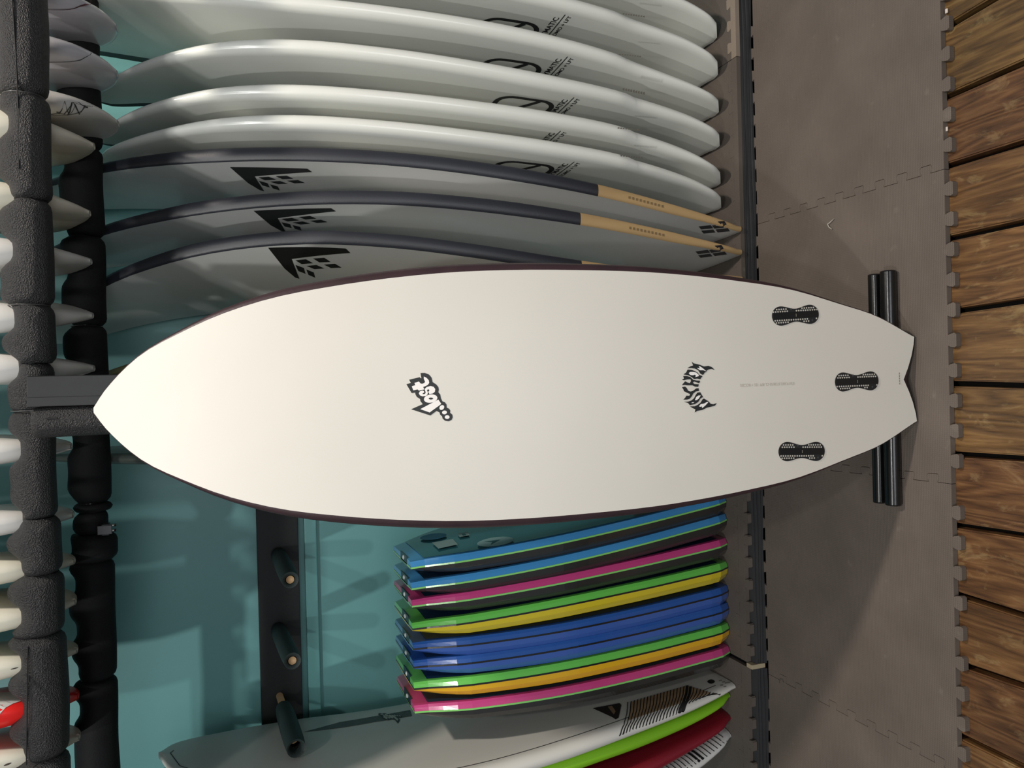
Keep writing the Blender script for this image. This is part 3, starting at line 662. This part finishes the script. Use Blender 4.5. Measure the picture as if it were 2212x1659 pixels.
for i in range(3):
    b, t = rackboard('surfboard', fwl[i], 'white surfboards with charcoal rails', fwx[i], 1.90, 2.33, 1.87, .50, OF, .050, .0345, .006, (2, 4, 13)[i], flat=.5, rows=50)
    zw = (.47, .49, .49)[i]-.047
    sgn = b.S
    b.part('body', M_FWFACE, t, lambda i_, j, r: not r, cap0=True, cap1=True)
    b.part('rail', M_CHAR, t, lambda i_, j, r: 0 <= j <= 7 and b.S[i_] >= zw)
    b.part('wooden_rail', M_BALSA, t, lambda i_, j, r: 0 <= j <= 7 and b.S[i_] < zw)
    b.part('rail', M_CHAR, t, lambda i_, j, r: 16 <= j <= 23)
    if i == 0:
        l = Lin(b, 580, 388); poly = cv(l, [FWL]+FWD, 480, 340, .1567); base = b.hit(501, 364)
    dx = b.hit(*((501, 364), (552, 458), (583, 539))[i]); ox, oy = dx[0]-base[0], dx[1]-base[1]
    b.decal('arrow_logo', M_INK, t, [[(p[0]+ox, p[1]+oy) for p in pp] for pp in poly], .0007)
    if i < 2:
        c = b.hit(*((1537, 496), (1538, 545))[i]); c = (c[0], min(c[1], b.hw(c[0])-.045))
        b.decal('diamond_mark', M_CHAR, t, [[(c[0]+a+.018, c[1]+d), (c[0]+a, c[1]+d+.026), (c[0]+a-.018, c[1]+d+.006), (c[0]+a, c[1]+d-.02)] for a, d in ((.022, .01), (-.002, -.02), (.0, .035), (-.024, .01))], .0007, maxlen=.015)
        # size written on the balsa rail
        q = ((1378, 422), (1358, 480))[i]; P = []
        for x in range(10):
            z = .385-x*.0105; s = z-.047; wv = b.hw(s)+.0006
            P.append(box(spline(z, *fwx[i])-.004, spline(z, *fwx[i])+.002, 0, .0004, z-.0028, z+.0028))
            yv = 1.90+.43*(s/(1.87-.047))-wv-.0004
            P[-1] = ([Vector((v.x, v.y+yv, v.z)) for v in P[-1][0]], P[-1][1])
        link('size_marks', *join(P), mat('brown_pencil', '#85704f', .7), t)
    LB.append(b)
# two boards mostly hidden behind the display board
b, t = rackboard('surfboard', 'mustard yellow surfboard behind the display board, only its nose edge in view', None, ([.06, .5, 1, 1.3, 1.5, 1.6, 1.7], [.02, .07, .10, .095, .075, .055, .03]), 1.95, 2.25, 1.70, .48, OW, .055, .045, .03, 0)
b.part('body', mat('mustard', '#8f8556', .35), t, lambda i, j, r: True, True, True)
b, t = rackboard('surfboard', 'grey surfboard with dark green rail behind the display board nose, seen edge-on', None, ([.06, .5, 1, 1.4, 1.8], [-.19, -.17, -.165, -.168, -.160]), 2.0, 2.28, 1.86, .50, OW, .05, .036, .03, 0, right=False)
b.part('body', mat('grey_board', '#8e918b', .3), t, lambda i, j, r: j > 7, True, True)
b.part('rail', mat('grey_rail', '#585f59', .4), t, lambda i, j, r: j <= 7)

# ------------------------------------------------------------------ bodyboards
C = dict(blue='#3f8ac4', lime='#7fc96a', black='#2c2b2a', pink='#bd3f7c', green='#64bf50', yellow='#cdb92a', amber='#dcaa22', royal='#2554a0', navyline='#1b1b1b', royal2='#3a5ca6')
bbs = [((-.355, -.425, -.464), 'blue', 'lime', 'black'), ((-.407, -.479, -.518), 'blue', 'lime', 'black'), ((-.476, -.530, -.563), 'pink', 'lime', 'black'), ((-.543, -.590, -.622), 'green', 'navyline', 'yellow'),
       ((-.611, -.656, -.673), 'royal', 'navyline', 'royal2'), ((-.661, -.703, -.720), 'royal', 'navyline', 'royal2'), ((-.719, -.758, -.776), 'green', 'navyline', 'amber'), ((-.784, -.823, -.836), 'pink', 'lime', 'black')]
bbl = ['blue and black bodyboard nearest the big white board, its logo side in view', 'blue and black bodyboard with a green stripe, second from the big white board', 'pink and black bodyboard between a blue one and a green and yellow one', 'green and lemon yellow bodyboard in the middle of the row',
       'royal blue bodyboard touching the lemon yellow side of a green one', 'royal blue bodyboard touching the green face of a green and amber one', 'green and amber yellow bodyboard next to the outermost pink one', 'pink and black bodyboard at the outer end of the row against the white surfboard']
def gl(n): return mat('wrap_'+n, C[n], .22, .12, 45, coat=.7)
for i, (xs, c1, c2, c3) in enumerate(bbs):
    zt = .940; z0 = .047; L = zt-z0
    XFt = ([.06, .53, .94], [xs[0]-.004, xs[1]+.006, xs[2]-.012])
    ou = [0, .04, .12, .35, .6, .85, .97, 1]; ow = [.214, .232, .238, .246, .232, .178, .126, .116]
    hwf = lambda s: spline(min(max(s/L, 0), 1), ou, ow)
    dt = lambda s: .018*interp(s/L, [0, .04, .9, 1], [.85, 1, 1, .8]); bt = lambda s: .034*interp(s/L, [0, .04, .6, .85, .95, 1], [.85, 1, .98, .85, .55, .12])
    rows = 26; t = thing('bodyboard', (xs[0], 2.09, z0), bbl[i], 'bodyboard', 'bodyboards standing on edge in the rack')
    x1_, x2_ = xs[1], xs[2]
    ts = [0, .25, .5, .75, 1.0]
    def P_(s, w, n, XFt=XFt, L=L): return Vector((spline(z0+s, *XFt)+n, 2.09-w, z0+s))
    Sx = [L*k/rows for k in range(rows+1)]
    def sheet(prof, name, m, mesh_caps=None):
        V, F = [], []; K = None
        for s in Sx:
            pr_ = prof(s); K = len(pr_)
            for (w, n) in pr_: V.append(P_(s, w, n))
        for a in range(rows):
            for j in range(K-1): F.append((a*K+j, a*K+j+1, (a+1)*K+j+1, (a+1)*K+j))
        return V, F, K
    def cappoly(V, K, a): return tuple(range(a*K, a*K+K))
    hh = hwf; ch = .008; st = .0022
    # upper chine and deck, stripe, lower chine and slick bottom
    def deckp(s): h = hh(s); d = dt(s); return [(h, st), (h-.004, st+d*.5), (h-ch, d+st*0), (h-ch-.01, d+.001), (0, d+.002), (-h+ch+.01, d+.001), (-h+ch, d), (-h+.004, st+d*.5), (-h, st)]
    def botp(s): h = hh(s); d = bt(s); return [(-h, -st), (-h+.002, -d*.45-st), (-h+.012, -d), (-h*.5, -d-.002), (0, -d-.002), (h*.5, -d-.002), (h-.012, -d), (h-.002, -d*.45-st), (h, -st)]
    def stp(s): h = hh(s)+.0012; return [(h-.004, -st), (h, -st), (h, st), (h-.004, st)]
    def stp2(s): return [(-w, n) for w, n in stp(s)]
    V, F, K = sheet(deckp, '', None); F = F+[cappoly(V, K, 0), cappoly(V, K, rows)]
    nd = link('upper_skin', V, F, gl(c1), t)
    V, F, K = sheet(botp, '', None); F = F+[cappoly(V, K, 0), cappoly(V, K, rows)]
    link('slick_bottom', V, F, gl(c3), t)
    ps = []
    for f_ in (stp, stp2):
        V, F, K = sheet(f_, '', None); ps.append((V, F+[cappoly(V, K, 0), cappoly(V, K, rows)]))
    for yy in (0, rows):
        s = Sx[yy]; h = hh(s); e = .0006 if yy else -.0006; ps.append(([P_(s+e, h, st), P_(s+e, -h, st), P_(s+e, -h, -st), P_(s+e, h, -st)], [(0, 1, 2, 3)]))
    link('edge_stripe', *join(ps), gl(c2), t)
    # deck pad (darker) and nose bumper with a ring
    pad = []
    V, F = [], []
    for s in Sx[1:-1]:
        h = hh(s)-ch-.008
        for q in (-1, -.5, 0, .5, 1): V.append(P_(s, h*q, dt(s)+.0022+.001*(1-q*q)))
    for a in range(len(Sx)-3):
        for j in range(4): F.append((a*5+j, a*5+j+1, (a+1)*5+j+1, (a+1)*5+j))
    dk = link('deck_pad', V, F, mat('deck_pad_teal_reflection' if i == 0 else 'deck_pad_navy', '#21545e' if i == 0 else '#1c3650', .2, .1, 60, coat=.6), t)  # teal reflection in the first board's wrap is put into the pad colour
    s = L; g = P_(s+.001, .03, .011)
    link('nose_ring', *tube([g, g+Vector((0, 0, .002))], [.006, .005], 14), mat('ring_white', '#c9d3d2', .3), t, True)
    link('nose_bumper', *box(g.x-.012, g.x+.010, 2.02, 2.10, zt-.002, zt+.0006), mat('nose_dark', '#142a33', .3), t)
    if i == 0:
        def on(px, py, n=.0072):
            q = at(px, py, 2.0)
            for _ in range(20):
                r = ray(px, py); sfc = spline(min(max(q.z, .06), .94), *XFt)+dt(q.z-z0)+n
                k = sfc/r.x; q = CO+r*k
            return q
        def lab_(name, pts, m, parent): return link(name, [on(*p)+Vector((.0004*LV[0], 0, 0)) for p in pts], [tuple(range(len(pts)))], m, parent)
        LV = [0]; E_ = lambda cx, cy, a, b_, rot: ell(cx, cy, a, b_, rot, 22)
        lab_('oval_logo', E_(936, 1159, 29, 6.5, -.13), mat('logo_blue', '#1b5c86', .4), dk)
        lab_('price_label', [(933, 1172), (978, 1164), (989, 1176), (947, 1185)], mat('label_grey', '#76908f', .5), dk)
        lab_('small_label', [(988, 1153), (1010, 1149), (1015, 1156), (993, 1160)], MATS['label_grey'], dk)
        lab_('round_logo', E_(1070, 1170, 40, 9.5, -.13), mat('logo_pale', '#7fa5a8', .45), dk)
        LV = [1]; lab_('logo_arrow', [(1045, 1170), (1081, 1166), (1060, 1177), (1063, 1171)], mat('logo_teal', '#1f4c55', .4), dk)
        lab_('label_mark', [(997, 1154), (1004, 1152.6), (1007, 1156), (1000, 1157.5)], MATS['logo_teal'], dk)

# ------------------------------------------------------------------ boards at the left end of the lower rack
b, t = rackboard('surfboard', 'long white surfboard with pinline and striped wooden tail patch, left of the bodyboards', None, ([.06, .2, .4, .6, .8, 1.0, 1.2, 1.4, 1.5, 1.58], [-.880, -.904, -.930, -.957, -.978, -.988, -.982, -.967, -.952, -.938]), 2.02, 2.20, 1.563, .56,
                 [.60, .66, .76, .88, .97, 1, .95, .85, .70, .50, .30, .03], .064, .046, .028, 3, right=False, rows=60)
F1 = b; b.part('body', mat('warm_white_board', (.66, .65, .60), .35, .03, 500, .06, 4), t, lambda i, j, r: True, True, True)
def pinline(b, inset, a, c, n=60): return [(a+(c-a)*k/n, b.hw(a+(c-a)*k/n)-inset) for k in range(n+1)]
Lb = b.L
b.decal('pinline', M_INK, t, stroke(pinline(b, .036, .05, Lb-.055)+[(Lb-.035, .02), (Lb-.028, 0), (Lb-.035, -.02)], .0026), .0008, maxlen=.03)
l = Lin(b, 1480, 1520)
H = lambda x, y: b.hit(x, y)
woodp = [H(1357, 1557), H(1535, 1499), H(1484, 1482), H(1362, 1518)]
b.decal('wood_patch', mat('wood_patch', '#a88c6c', .5, .1, 200, .3, 40, stretch=(1, 1, .2)), t, [woodp], .0014, maxlen=.008)
stripes = []
for k in range(29):
    f = k/28; x0 = 1346+f*200; f2 = (x0-1346)/200
    yb = 1592-(f*.995)*88-(5 if f > .7 else 0); yt_ = 1518-(min(f, .64)/.64)*36 if f < .64 else 1482+((f-.64)/.36)*20
    wdt = .0020 if not (.62 < f < .69) else .0065
    pts = [H(x0+10-18*q*q, yt_+(yb-yt_)*q) for q in (0, .33, .66, 1)]
    stripes += stroke(pts, wdt)
b.decal('tail_stripes', M_INK, t, stripes, .0021, maxlen=.008)
tri = b.decal('triangle_sticker', mat('dark_brown_print', '#2c2622', .5), t, [[H(1280, 1531), H(1338, 1520), H(1342, 1524), H(1336, 1552), H(1330, 1555), H(1322, 1550)]], .0014, maxlen=.008)
b.decal('sticker_emblem', mat('tan_print', '#8a7258', .5), tri, [[H(1313, 1528), H(1322, 1526), H(1330, 1538), H(1326, 1545), H(1318, 1535)]], .0020, maxlen=.008)
b.decal('leash_plug', M_INK, t, [[H(1536+8*math.cos(a), 1473+4.5*math.sin(a)) for a in (2*PI*k/14 for k in range(14))]], .001)
b.decal('tail_inscription', M_DIMS, t, [[H(x, y), H(x+6, y-1), H(x+6, y+1.5), H(x, y+2.5)] for x, y in ((1553, 1470), (1560, 1473), (1566, 1475), (1556, 1480), (1563, 1483), (1572, 1474))], .001)
streak = [H(*p) for p in ((652, 1581), (700, 1565), (760, 1553), (830, 1548), (885, 1537), (897, 1528), (893, 1536), (810, 1545), (740, 1556))]
b.decal('dark_streak', mat('streak_grey', '#565a54', .5, vary=.4, vscale=60), t, [[H(655, 1582), H(735, 1560), H(812, 1547), H(886, 1534), H(890, 1547), H(810, 1560), H(740, 1572)]], .0008, maxlen=.02)  # mottled dark grey streak under the lettering
lg = Lin(b, 843, 1553); sc = .058
LG = lambda P: [[lg(843+((y-760)*.55)*sc*.9-(x-800)*.0, 1553+((x-800)*.35)*sc) for x, y in p] for p in P]
def lgm(P):
    r = []
    for p in P:
        q = []
        for x, y in p:
            a, d = (y-800)*sc, (x-800)*sc              # a: along the lettering, d: across
            q.append(lg(843+a*.88+d*-.10, 1553+a*.30-d*.42-4))
        r.append(q)
    return r
lo_ = b.decal('logo_sticker', M_INK, t, lgm([LOST_OUT]), .0012, maxlen=.02)
b.decal('logo_letters', mat('pale_letters', '#aeb0a6', .5), lo_, lgm(LOST_W), .0017, maxlen=.02)

b, t = rackboard('softboard', 'lime green foam softboard tucked between the long white board and the dark red one', None, ([.06, .1, .2, .35, .5, .6, 1.0, 1.5], [-.915, -.928, -.950, -.972, -.988, -1.000, -1.03, -1.02]), 2.03, 2.2, 1.60, .55, OL, .060, .046, .03, 0, right=False)
b.part('body', mat('lime_foam', '#7cb81e', .55, .2, 300), t, lambda i, j, r: True, True, True)
b, t = rackboard('softboard', 'dark red foam softboard between the lime green and the striped white one', None, ([.06, .1, .2, .35, .5, .6, 1.0, 1.5], [-.980, -.993, -1.020, -1.055, -1.082, -1.094, -1.11, -1.10]), 2.03, 2.2, 1.60, .55, OL, .066, .05, .03, 0, right=False)
b.part('body', mat('dark_red_foam', '#7c1023', .5, .2, 300), t, lambda i, j, r: True, True, True)
b, t = rackboard('surfboard', 'white surfboard with black tail stripes in the far left corner of the rack', None, ([.06, .2, .35, .5, .6, 1.0, 1.5], [-1.03, -1.085, -1.125, -1.15, -1.165, -1.20, -1.19]), 2.03, 2.2, 1.60, .55, OL, .07, .055, .04, 0, right=False)
b.part('body', mat('cool_white_board', (.62, .62, .60), .35), t, lambda i, j, r: True, True, True)
st = []
for k in range(24):
    s = .035+k*.0125; h = b.hw(s); wdt = .0024 if k not in (7, 8) else .007
    st += stroke([(s-.006, h-.16), (s, h-.10), (s, h-.05), (s-.004, h-.022), (s-.010, h-.006)], wdt)
b.decal('tail_stripes', M_INK, t, st, .0012, maxlen=.02)

# ------------------------------------------------------------------ upper tier: boards resting on both rails, only their tails in view
def upper(xf, xb, zt, label, m, th=.055, Wd=.50, tailw=None, yc=1.885, group='surfboards of the upper tier resting on the padded rails', extra=None, L=1.75):
    k = (xb-xf)/(1.88-1.69)
    us = [0, .012, .03, .055, .085, .14, .25, .5, 1.0, 1.4, 1.62, 1.72, 1.75]
    hs = tailw or [.014, .055, .092, .130, .163, .186, .196, .200, .200, .180, .110, .05, .006]
    hw = lambda s: spline(min(max(s, 0), 1.75), us, hs)*Wd/.5
    tf = lambda s: interp(s, [0, .02, .06, .14, .5, 1.3, 1.75], [.010, .019, .034, .050, .034, .030, .010])*th/.055
    def F(s, w, n):
        Y = yc-w; return Vector((xf+k*(Y-1.69)+n*(-1 if xf > 0 else 1), Y, zt+s))
    rl = [0, .006, .012, .02, .03, .042, .055, .07, .085, .10, .12, .14, .17, .2, .25, .3, .4, .5, .65, .8, 1.0, 1.2, 1.4, 1.5, 1.62, 1.68, 1.72, 1.75]
    b = Board(F, 1.75, hw, tf, lambda s: tf(s)*.90, lambda s: .034, None, rowlist=rl); b.flip = not (xf > 0)
    o = thing('surfboard', F(0, 0, 0), label, 'surfboard', group)
    b.part('body', m, o, lambda i, j, r: True, True, True)
    return b, o
M_UP1 = mat('cool_white_gloss', (.56, .55, .58), .25, coat=.3); M_UP2 = mat('cream_board', (.66, .63, .52), .35); M_UP3 = mat('pale_board', (.62, .61, .58), .3)
wide = [.02, .070, .105, .132, .152, .168, .178, .185, .185, .170, .110, .05, .006]
big = [(.80, .815, 1.585, 'wide lilac-white board tail between the rails at the far right edge, red pinline'), (.70, .712, 1.587, 'wide lilac-white board tail between the rails, second from the far right edge, pinline'), (.590, .600, 1.588, 'wide grey-white board tail with a scribbled dark logo, third from the right edge')]
M_RED = mat('dark_red_ink', '#4d1f24', .5)
for i, (xf, xb, zt, lb_) in enumerate(big):
    b, o = upper(xf, xb, zt, lb_, M_UP1 if i < 2 else M_UP3, .066, .50, wide, yc=1.955)
    pts = [((100, 20), (196, 9), (197, -5)), ((105, 134), (196, 124), (197, 113)), ((100, 250), (199, 240), (200, 229))][i]
    b.decal('pinline', M_RED if i == 0 else M_INK, o, stroke([b.hit(*p) for p in pts], .0018), .0009)
    if i == 2:
        sc_ = []
        for q in ([(108, 247), (128, 244), (140, 239), (150, 247), (165, 241), (190, 245)], [(122, 241), (138, 246), (158, 238), (172, 246), (184, 242)], [(146, 248), (156, 240), (170, 237), (178, 244), (196, 240)]):
            sc_ += stroke([b.hit(*p) for p in q], .0028)
        b.decal('scribble_logo', mat('dark_ink_soft', '#3f403e', .6), o, sc_, .0012)
ul = ['cream board tail on the front rail, beside the lilac-white tails', 'narrow cream board tail with a red speck, second cream one from the lilac-white tails', 'narrow pale board tail, third from the lilac-white tails', 'narrow pale board tail, second right of the rack post',
      'pale board tail just right of the rack post', 'pale board tail just left of the rack post', 'pale board tail, second left of the rack post', 'cream board tail, third left of the rack post', 'cream board tail, fourth left of the rack post',
      'cream board tail with a black fin slot, beside the red tipped one', 'red and white board tail resting on the front rail at the left', 'cream board tail at the far left, beyond the red tipped one']
for i, (xf, xb) in enumerate(zip(UPF, UPB)):
    zt = 1.628 if i == 0 else (1.640 if i < 5 else 1.688)
    m = M_UP2 if i in (0, 1, 7, 8, 9, 11) else M_UP3
    tw = None
    if i >= 5: tw = [.012, .085, .140, .170, .184, .194, .200, .204, .204, .180, .110, .05, .006]
    if i == 10: m = mat('red_gloss', '#d8231f', .3)
    b, o = upper(xf, xb, zt, ul[i], m, .078 if i in (0, 10) else .070, .50, tw)
    if i == 10:
        l_ = b.decal('white_panel', mat('white_panel', '#b9b6b2', .4), o, [[(.06, .155), (.10, .19), (.3, .19), (.3, .05), (.07, .05)]], .0009)
    if i in (9, 11):
        p = b.hit(*((3, 1437), (3, 1637))[i > 10]); b.decal('fin_slot', M_INK, o, [ell(p[0], p[1], .005, .016)], .001)

# ------------------------------------------------------------------ small litter on the mat
def bit(name, px, py, pts, r, col, label, z=.002):
    P = atz(px, py, 0); o = link(name, *tube([P+Vector(p)+Vector((0, 0, z)) for p in pts], [r]*len(pts), 6), mat('litter_'+col, col, .6), None, True, origin=P)
    return tag(o, label, 'litter')
bit('paper_shred', 1797, 485, [(.012, -.010, 0), (.006, .000, .002), (.002, .008, .004), (-.006, .004, .003), (-.012, -.003, .001)], .0013, '#a9a49a', 'small curled pale shred lying on the mat right of the board')
bit('thread', 1690, 1475, [(-.004, .008, 0), (.004, .010, .001), (.010, .004, .001), (.010, -.004, .001), (.004, -.008, 0)], .0006, '#5a5550', 'thin curled thread on the mat below the bodyboards')
for px, py, lb_ in ((2046, 279, 'white chip in a mat notch beside the second deck plank from the right'), (2046, 24, 'white chip in a mat notch at the far right corner'), (1631, 546, 'white chip in the gap behind the mat near the board rail')):
    P = atz(px, py, -.010 if px > 2000 else 0)
    o = link('paint_chip', *box(P.x-.0045, P.x+.0045, P.y-.0028, P.y+.0028, P.z, P.z+.003, .001), mat('chip_white', '#cfc4bb', .6), origin=P); tag(o, lb_, 'litter')
